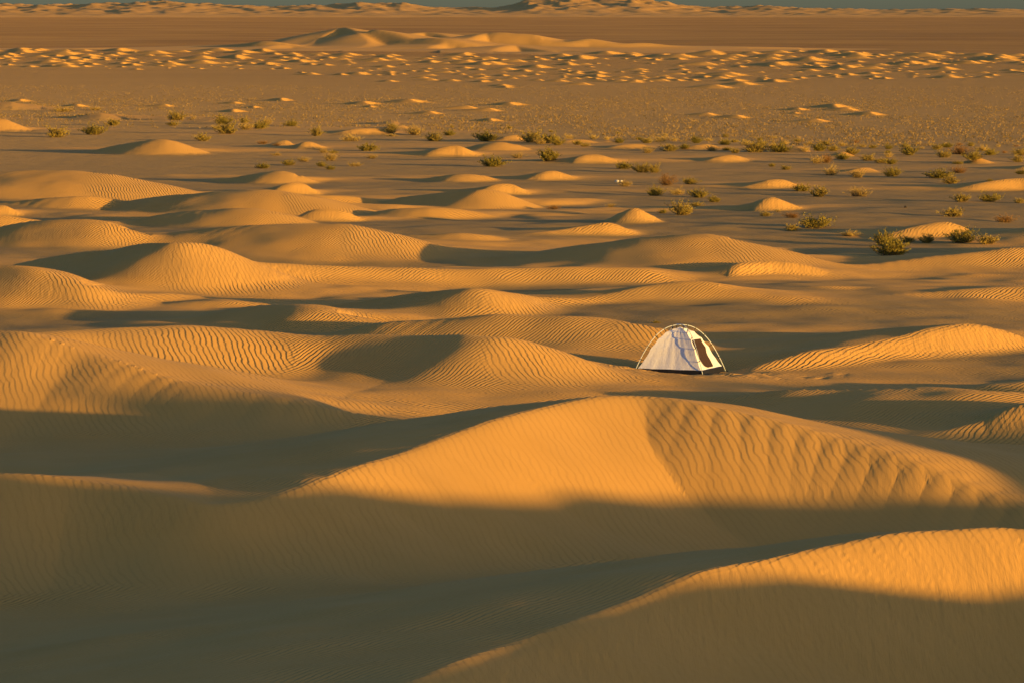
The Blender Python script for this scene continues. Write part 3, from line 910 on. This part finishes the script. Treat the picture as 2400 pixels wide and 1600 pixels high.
def shrub_meshes(kind, seed, nst, nleaf, spread, tall):
    r = random.Random(seed)
    SV, SF, LV, LF = [], [], [], []
    # a few clumps so that the outline is uneven
    clumps = [(r.uniform(-.30, .30), r.uniform(-.24, .24), r.uniform(.55, 1.0)) for _ in range(5)] + [(0, 0, 1.0)]
    for i in range(nst):
        cx, cy, ch = r.choice(clumps)
        az = r.uniform(0, 2 * math.pi); lean = r.uniform(.05, 1.0) ** .8 * 1.25
        ln = r.uniform(.30, .52) * ch
        x, y, z = cx * .6, cy * .6, -.03
        pts = [(x, y, z)]
        dz = math.cos(lean); dr = math.sin(lean)
        for k in range(4):
            st = ln / 4
            az += r.uniform(-.35, .35)
            dz = min(1, dz + .07)
            x += math.cos(az) * dr * st * spread; y += math.sin(az) * dr * st * spread; z += dz * st * tall * (1.25 - .1 * k)
            pts.append((x, y, max(z, .01)))
        V, F = tube(pts, [.008, .007, .005, .004, .002], 3, False)
        o = len(SV); SV += V; SF += [tuple(q + o for q in f) for f in F]
        for k in range(nleaf):
            f = r.uniform(.8, 4.0); j = min(int(f), 3); f -= j
            a_, b_ = Vector(pts[j]), Vector(pts[j + 1])
            p = a_.lerp(b_, f)
            p += Vector((r.gauss(0, .025), r.gauss(0, .025), r.gauss(.01, .022)))
            d = (b_ - a_).normalized() + Vector((r.uniform(-.8, .8), r.uniform(-.8, .8), r.uniform(-.1, .9)))
            d.normalize()
            s_ = d.cross(Vector((r.uniform(-1, 1), r.uniform(-1, 1), r.uniform(-1, 1)))).normalized()
            L_ = r.uniform(.028, .058); w_ = L_ * (.16 if kind in 'yr' else .30)
            o = len(LV)
            LV += [p - s_ * w_ * .5, p + d * L_ * .5 + s_ * w_, p + d * L_, p + d * L_ * .5 - s_ * w_]
            LF.append((o, o + 1, o + 2, o + 3))
    # normalise to unit width
    xs = [v[0] for v in LV]
    wd = max(xs) - min(xs)
    SV = [Vector(v) / wd for v in SV]; LV = [Vector(v) / wd for v in LV]
    def mk(nm, V, F, m):
        me = bpy.data.meshes.new(nm); me.from_pydata(V, [], F); me.materials.append(m); return me
    return mk('stems', SV, SF, STEM), mk('foliage', LV, LF, LEAF[kind])
PROTO = {}
for kind, base in (('g', 100), ('m', 200), ('y', 300), ('r', 400)):
    PROTO[kind] = [shrub_meshes(kind, base + i, 64 if kind in 'gm' else 80, 34 if kind in 'gm' else 22, 1.25, (.95, 1.05, .8)[i]) for i in range(3)]
SHRUBS = [
    (2086, 599, 86, 'g', .9, 'biggest dark green desert shrub, spreading low on the sand at right, behind the tent'),
    (2073, 577, 58, 'g', 1.0, 'green desert shrub directly behind the biggest dark green one'),
    (2124, 568, 46, 'm', 0.8, 'low olive shrub between the biggest green shrub and the sunlit dune crest'),
    (2176, 568, 46, 'm', 0.9, 'olive shrub growing at the foot of the sunlit slip face at right'),
    (2258, 570, 72, 'g', 0.8, 'dark green sprawling shrub over the right end of the sunlit dune'),
    (2314, 572, 62, 'm', 0.9, 'wide olive shrub on a sandy mound, right of the dark green sprawling one'),
    (1908, 535, 68, 'g', 0.8, 'dark green bush on a sandy mound in the middle of the gravel flat'),
    (1855, 541, 38, 'm', 0.7, 'small olive bush tucked against the left of the dark green mound bush'),
    (1989, 553, 54, 'y', 0.6, 'low straw-yellow dry bush alone on rippled sand, left of the biggest shrub'),
    (1588, 504, 62, 'm', 1.1, 'tall yellowish green bush, front of the cluster beside the rippled mound'),
    (1555, 500, 24, 'g', 0.7, 'tiny green bush at the left foot of the tall yellowish green bush'),
    (1634, 484, 36, 'm', 0.8, 'olive bush right behind the tall yellowish green bush'),
    (1676, 474, 34, 'g', 0.8, 'small green bush on the ripples, rightmost of the cluster by the mound'),
    (1536, 459, 42, 'g', 0.9, 'dark green bush with a sandy toe, left of the straw-coloured one'),
    (1586, 456, 48, 'y', 0.8, 'straw-coloured bush between two dark green bushes'),
    (1640, 463, 42, 'g', 0.9, 'upright green bush, right of the straw-coloured one'),
    (1557, 435, 46, 'r', 1.1, 'tall brownish bush at the top of the middle cluster'),
    (1616, 432, 40, 'm', 1.0, 'pale olive bush leaning left, right of the tall brownish bush'),
    (1468, 437, 40, 'y', 0.7, 'dry yellow bush beside two pale stones'),
    (1432, 486, 26, 'y', 0.8, 'wispy dry grass tuft on the gravel left of the middle cluster'),
    (1793, 507, 30, 'm', 1.0, 'small olive bush in front of the bright slip face'),
    (1853, 511, 44, 'r', 0.8, 'rusty dry bush, front right of the bright slip face'),
    (1823, 497, 22, 'y', 0.7, 'little yellow tuft between the olive and the rusty bush at the slip face'),
    (1876, 448, 46, 'g', 0.8, 'dark green bush, left half of the long hedge-like pair'),
    (1923, 461, 52, 'm', 1.0, 'olive green bush, right half of the long hedge-like pair'),
    (2013, 461, 58, 'y', 0.8, 'yellow-green bush on a pale sand mound, right of the hedge-like pair'),
    (2254, 473, 48, 'm', 1.0, 'feathery olive bush on the open gravel at right'),
    (2318, 473, 48, 'g', 0.8, 'dense green bush right of the feathery olive one'),
    (2388, 476, 30, 'm', 0.7, 'small bush cut by the right edge of the photo, level with the dense green one'),
    (2236, 508, 56, 'm', 1.0, 'round olive bush with a long shadow across the gravel at right'),
    (2358, 522, 54, 'r', 0.9, 'rust-brown round bush near the right edge'),
    (1297, 491, 40, 'r', 0.5, 'low reddish bush half buried in a dark hollow'),
    (1156, 391, 66, 'g', 0.8, 'bright green bush alone on the flat with a long dark shadow'),
    (1289, 377, 54, 'g', 1.0, 'bushy green shrub left of the round sunlit dune'),
    (1213, 371, 36, 'y', 0.8, 'yellow dry shrub left of the bushy green shrub by the round dune'),
    (1463, 396, 40, 'g', 0.9, 'dark green shrub, left one of the close pair'),
    (1506, 405, 52, 'm', 0.9, 'wide olive shrub, middle of the close trio'),
    (1534, 405, 32, 'm', 1.1, 'taller olive shrub, right of the close trio'),
    (864, 354, 48, 'g', 0.8, 'dark green flat-topped shrub at the left tip of the long grey dune'),
    (873, 372, 34, 'y', 0.6, 'faint straw shrub in front of the flat-topped one'),
    (744, 319, 38, 'm', 1.0, 'rounded olive shrub on the bare flat, left of centre'),
    (824, 331, 54, 'y', 0.7, 'spreading yellow shrub with a long shadow, left of centre'),
    (776, 377, 42, 'y', 0.9, 'pale yellow shrub on the crest of the shrubby mound'),
    (753, 391, 26, 'g', 0.8, 'left green shrub on the front of the shrubby mound'),
    (773, 398, 26, 'g', 0.9, 'right green shrub on the front of the shrubby mound'),
    (712, 379, 32, 'y', 0.7, 'dry yellow shrub left of the shrubby mound'),
    (679, 388, 34, 'g', 0.7, 'flat green shrub on the low dune left of the shrubby mound'),
    (615, 395, 34, 'g', 0.8, 'pale green shrub, leftmost in the row below the small dune'),
    (830, 390, 40, 'y', 0.5, 'straw patch of dry grass right of the shrubby mound'),
    (758, 359, 30, 'y', 0.8, 'yellow shrub at the right foot of the small dune'),
    (781, 360, 22, 'g', 0.8, 'small green shrub touching the yellow one at the dune foot'),
    (618, 338, 32, 'r', 0.7, 'brownish shrub on the left shoulder of the small dune'),
    (648, 342, 26, 'r', 0.5, 'flat brown shrub near the top of the small dune'),
    (646, 365, 32, 'y', 0.6, 'thin straw shrub in front of the small dune'),
    (469, 331, 48, 'm', 0.8, 'olive yellow shrub with a long shadow on the flat at left'),
    (531, 314, 52, 'm', 0.9, 'wide olive shrub at the lower left of the left cluster'),
    (510, 304, 34, 'y', 0.8, 'yellow shrub behind the wide olive one in the left cluster'),
    (577, 304, 42, 'y', 0.8, 'yellow shrub, middle of the left cluster'),
    (520, 291, 48, 'g', 0.7, "green shrub over the little dune at the left cluster's top"),
    (610, 302, 38, 'g', 1.0, 'dark green shrub, tallest of the left cluster'),
    (626, 294, 34, 'y', 1.0, 'yellow shrub behind the tallest green one of the left cluster'),
    (574, 289, 30, 'm', 0.8, 'pale olive shrub, highest of the left cluster'),
    (683, 296, 38, 'g', 0.8, 'round green shrub right of the left cluster'),
    (411, 295, 38, 'm', 0.6, 'low green shrub on the flat, left of the left cluster'),
    (413, 282, 46, 'm', 0.8, 'olive shrub covering the end of a small bright dune'),
    (263, 295, 40, 'm', 1.0, 'tall yellow-green shrub in front of the orange dune at far left'),
    (216, 316, 54, 'g', 0.8, 'dark olive shrub at the left tip of the long rippled dune'),
    (133, 322, 54, 'm', 0.8, 'olive shrub with its shadow falling left, nearest the left edge'),
    (145, 262, 60, 'y', 0.5, 'dry yellow grass at the right toe of the leftmost dune'),
    (222, 259, 36, 'y', 0.5, 'pale grassy tuft on top of a little crescent dune'),
    (916, 311, 36, 'm', 1.1, 'olive shrub standing on the right tip of a long bright dune'),
    (916, 320, 32, 'y', 0.5, 'low straw patch below the shrub on the dune tip'),
    (970, 317, 54, 'y', 0.8, 'broad straw thicket right of the dune tip'),
    (1016, 331, 46, 'm', 0.8, 'olive shrub at the upper end of the straw thicket'),
    (1054, 318, 32, 'g', 0.9, 'round dark green shrub above the long pale dune'),
    (1143, 331, 58, 'g', 0.7, 'wide green shrub on the crest of the long pale dune'),
    (1246, 334, 52, 'm', 0.9, 'olive shrub right of the bright round dune top'),
    (1266, 338, 40, 'y', 0.8, 'yellow shrub in the middle of the four-shrub row'),
    (1289, 335, 42, 'g', 1.0, 'grey-green shrub in the four-shrub row'),
    (1304, 341, 36, 'g', 0.9, 'bluish green shrub, right end of the four-shrub row'),
    (1353, 340, 30, 'm', 1.0, 'olive shrub at the left of a small bright dune'),
    (1376, 344, 26, 'm', 0.7, 'low olive shrub right beside it at the dune foot'),
    (1519, 359, 36, 'y', 0.9, 'yellow shrub in front of a bright lens-shaped dune'),
    (1567, 355, 46, 'm', 1.0, 'spiky olive shrub at the right end of the lens-shaped dune'),
    (1603, 349, 28, 'g', 0.8, 'green shrub on the dark side of the pale dune'),
    (1669, 354, 40, 'y', 0.7, 'yellow shrub covering the foot of the pale dune'),
    (1703, 353, 24, 'g', 0.7, "green shrub at the pale dune's right foot"),
    (1723, 359, 26, 'm', 1.0, 'small upright olive shrub standing forward of the belt'),
    (1769, 357, 64, 'm', 0.7, 'long low olive hedge of shrub in the belt'),
    (1826, 357, 52, 'g', 0.9, 'thick green shrub covering a bright sand mound'),
    (1912, 383, 38, 'y', 0.9, 'bright yellow shrub, left half of the two-tone pair'),
    (1938, 382, 36, 'r', 1.1, 'rusty brown shrub, right half of the two-tone pair'),
    (1947, 411, 38, 'y', 1.5, 'tall plume-like yellow shrub'),
    (2009, 417, 42, 'y', 0.9, 'straw-yellow dry shrub under the flat-topped dune'),
    (2092, 414, 42, 'g', 0.9, 'compact green shrub right of the flat-topped dune'),
    (1976, 374, 40, 'g', 0.8, 'green shrub half hidden in the slip face of the flat-topped dune'),
    (1994, 362, 42, 'm', 0.9, "olive shrub behind the flat-topped dune's right end"),
    (2035, 377, 34, 'm', 0.8, 'olive shrub, left of the row of three'),
    (2063, 382, 36, 'm', 0.8, 'olive shrub, middle of the row of three'),
    (2088, 385, 30, 'g', 0.9, 'green shrub, right of the row of three'),
    (2126, 364, 48, 'g', 0.9, 'large dark green shrub in the upper right belt'),
    (2203, 418, 64, 'g', 0.7, 'wide green shrub with ragged ends, lower right'),
    (2244, 406, 44, 'r', 0.9, 'tall rust-coloured shrub, lower right'),
    (2229, 431, 48, 'm', 0.7, 'olive shrub at the left end of the small dune at the right edge'),
    (2319, 425, 18, 'm', 0.9, 'tiny shrub on the back of the small dune at the right edge'),
    (1808, 391, 18, 'g', 0.9, 'tiny green bush, left of two on the bare flat'),
    (1842, 398, 26, 'm', 0.7, 'small olive bush, right of two on the bare flat'),
    (2244, 385, 28, 'g', 0.6, 'small green bush on the low dune at upper right'),
    (2392, 409, 26, 'g', 0.8, 'green bush cut by the right edge, above the small dune'),
    (2285, 376, 52, 'g', 0.7, 'dark green wide shrub above the low dune at upper right'),
    (2249, 362, 58, 'r', 0.9, 'large rust-tinged shrub in the upper right belt'),
    (2206, 369, 40, 'm', 0.9, 'olive shrub left of the rust-tinged one'),
    (2384, 380, 36, 'm', 0.8, 'olive shrub at the right edge, in the upper belt'),
    (1538, 757, 20, 'g', 0.7, 'faint small green plant on the shaded sand just behind the tent'),
]
BELT = [(1171, 312, 14, 'y'), (1194, 302, 14, 'm'), (1333, 326, 30, 'y'), (1389, 327, 30, 'y'), (1450, 314, 16, 'm'), (1483, 320, 14, 'y'), (1453, 335, 26, 'g'), (1422, 328, 22, 'y'), (1498, 328, 18, 'g'), (1516, 336, 34, 'm'), (1549, 334, 44, 'y'), (1629, 336, 34, 'g'), (1697, 340, 32, 'g'), (1746, 341, 30, 'y'), (1784, 341, 34, 'm'), (1810, 344, 24, 'y'), (1887, 355, 30, 'y'), (1922, 354, 40, 'g'), (1953, 354, 40, 'm'), (2022, 346, 28, 'y'), (2050, 348, 24, 'm'), (2081, 350, 24, 'g'), (2081, 359, 18, 'g'), (2083, 369, 28, 'y'), (2161, 349, 14, 'y'), (2195, 351, 28, 'm'), (2218, 346, 30, 'g'), (2300, 354, 40, 'y'), (2323, 364, 34, 'g'), (2354, 359, 18, 'r'), (2389, 364, 34, 'm'), (2382, 344, 14, 'r'), (1582, 331, 22, 'y'), (1662, 331, 24, 'y'), (1720, 334, 24, 'm'), (1838, 338, 26, 'y'), (1865, 333, 22, 'm'), (1896, 338, 20, 'y'), (1935, 341, 24, 'm'), (1975, 343, 24, 'y'), (2005, 336, 18, 'r'), (2120, 345, 18, 'm'), (2150, 338, 16, 'y'), (2250, 341, 20, 'r'), (2275, 343, 22, 'm'), (2340, 345, 18, 'y'), (454, 279, 15, 'y'), (1105, 301, 14, 'y'), (1060, 299, 12, 'm'), (1240, 312, 16, 'y'), (1290, 310, 14, 'm'), (1380, 312, 16, 'y'), (1560, 318, 18, 'y'), (1700, 322, 18, 'm'), (1815, 325, 18, 'y'), (1780, 330, 16, 'm')]

def place_shrub(px, py, w, kind, hf, loc, label, group, idx, parts=True):
    sc = (w * 1.22) * loc[1] / FPX
    st, fo = PROTO[kind][idx % 3]
    rz = (idx * 2.399) % 6.283
    if parts:
        root = empty('desert_shrub', (loc[0], loc[1], loc[2] - .02), label, 'shrub', group)
        root.rotation_euler = (0, 0, rz); root.scale = (sc, sc, sc * hf)
        for nm, me in (('stems', st), ('foliage', fo)):
            link(bpy.data.objects.new(nm, me), root)
    else:
        o = bpy.data.objects.new('desert_shrub', fo)
        o.location = (loc[0], loc[1], loc[2] - .02); o.rotation_euler = (0, 0, rz); o.scale = (sc, sc, sc * hf)
        o['label'] = label; o['category'] = 'shrub'; o['group'] = group
        link(o)
BELT.sort()
hits = ground_hits([(s[0], s[1]) for s in SHRUBS] + [(b[0], b[1]) for b in BELT])
for i, s in enumerate(SHRUBS):
    place_shrub(*s[:5], hits[i], s[5], 'desert shrubs on the gravel flat', i)
KINDW = {'g': 'green', 'm': 'olive', 'y': 'straw-yellow', 'r': 'rust-brown'}
ORD = 'first second third fourth fifth sixth seventh eighth ninth tenth eleventh twelfth thirteenth fourteenth fifteenth sixteenth seventeenth eighteenth nineteenth twentieth twenty-first twenty-second twenty-third twenty-fourth twenty-fifth twenty-sixth twenty-seventh twenty-eighth'.split()
BELT.sort()
seen = {}
for i, b in enumerate(BELT):
    k_ = seen[b[3]] = seen.get(b[3], -1) + 1
    place_shrub(b[0], b[1], b[2], b[3], .85, hits[len(SHRUBS) + i], '%s small %s shrub from the left in the far scrub belt' % (ORD[k_], KINDW[b[3]]),
                'small %s shrubs of the far scrub belt' % KINDW[b[3]], i, False)

# ------------------------------------------------------------------ dry grass of the plain (nobody could count it)
def make_grass():
    r = np.random.default_rng(77)
    n = 52000
    py = 232 + 128 * r.random(n) ** 1.0
    py = np.where(r.random(n) < .30, 200 + 60 * r.random(n), py)
    px = r.uniform(-250, 2650, n)
    top = 300 + 42 * np.clip((px - 900) / 900, 0, 1)       # the belt dips to the right
    keep = (py < top) & ((px > 700) | (py < 285) | (r.random(n) < .3))
    dens = np.sin(px * .011 + py * .07) + np.sin(px * .023 - py * .11 + 2) + r.normal(0, .9, n)
    keep &= dens > -.9
    px, py = px[keep], py[keep]
    d = CAM_H * FPX / (py - YH)
    x = (px - 1200) / FPX * d
    z = sand_field(x, d)[0]
    V, F = [], []
    sz = r.uniform(.07, .20, len(x)) * np.where(py > 270, 1.15, .9)
    for i in range(len(x)):
        s = sz[i]
        for k in range(4):
            a = r.uniform(0, 6.283); l = r.uniform(.5, 1.0) * s; lean = r.uniform(.3, 1.1)
            cx, cy = math.cos(a), math.sin(a)
            bx, by, bz = x[i] + cx * s * .2, d[i] + cy * s * .2, z[i] - .01
            o = len(V)
            w = s * .16
            V += [(bx - cy * w, by + cx * w, bz), (bx + cy * w, by - cx * w, bz), (bx + cx * l * lean, by + cy * l * lean, bz + l)]
            F.append((o, o + 1, o + 2))
    me = bpy.data.meshes.new('dry_grass'); me.from_pydata(V, [], F)
    m, nt, b = new_mat('dry_grass')
    g = N(nt, 'ShaderNodeNewGeometry')
    nn = N(nt, 'ShaderNodeTexNoise'); nn.inputs['Scale'].default_value = .8; nn.inputs['Detail'].default_value = 5
    nt.links.new(g.outputs['Position'], nn.inputs['Vector'])
    rp = N(nt, 'ShaderNodeValToRGB'); rp.color_ramp.elements[0].position = .38; rp.color_ramp.elements[1].position = .62
    nt.links.new(nn.outputs['Fac'], rp.inputs[0])
    nt.links.new(mix_col(nt, rp.outputs[0], (.19, .125, .04), (.46, .28, .09)), b.inputs['Base Color'])
    me.materials.append(m)
    o = bpy.data.objects.new('dry_grass', me); o['kind'] = 'stuff'
    link(o)
    print('grass', len(F))
make_grass()

# ------------------------------------------------------------------ a few loose stones
def stone(name, px, py, wpx, col, label, seed):
    p = ground_hits([(px, py)])[0]
    r = random.Random(seed)
    s = wpx * p[1] / FPX / 2
    import bmesh
    bm = bmesh.new(); bmesh.ops.create_icosphere(bm, subdivisions=2, radius=1)
    ph = [r.uniform(0, 6) for _ in range(6)]
    for v in bm.verts:
        k = 1 + .16 * math.sin(3 * v.co.x + ph[0]) + .14 * math.sin(4 * v.co.y + ph[1]) + .12 * math.sin(5 * v.co.z + ph[2])
        v.co = Vector((v.co.x * k * s, v.co.y * k * s * .8, v.co.z * k * s * .62))
    me = bpy.data.meshes.new(name); bm.to_mesh(me); bm.free()
    me.materials.append(plain_mat('stone_' + str(seed), col, .9, .1, .25, 12))
    o = bpy.data.objects.new(name, me); o.location = (p[0], p[1], p[2] + s * .25); o.rotation_euler = (0, 0, r.uniform(0, 6))
    o['label'] = label; o['category'] = 'stone'
    link(o)
stone('pale_stone', 1446, 427, 11, (.62, .55, .44), 'pale stone lying beside the dry yellow bush, left of two', 1)
stone('pale_stone', 1456, 426, 8, (.60, .53, .42), 'smaller pale stone touching the dry yellow bush, right of two', 2)
stone('dark_stone', 2122, 487, 9, (.05, .04, .035), 'small dark stone alone on the open gravel at right', 3)
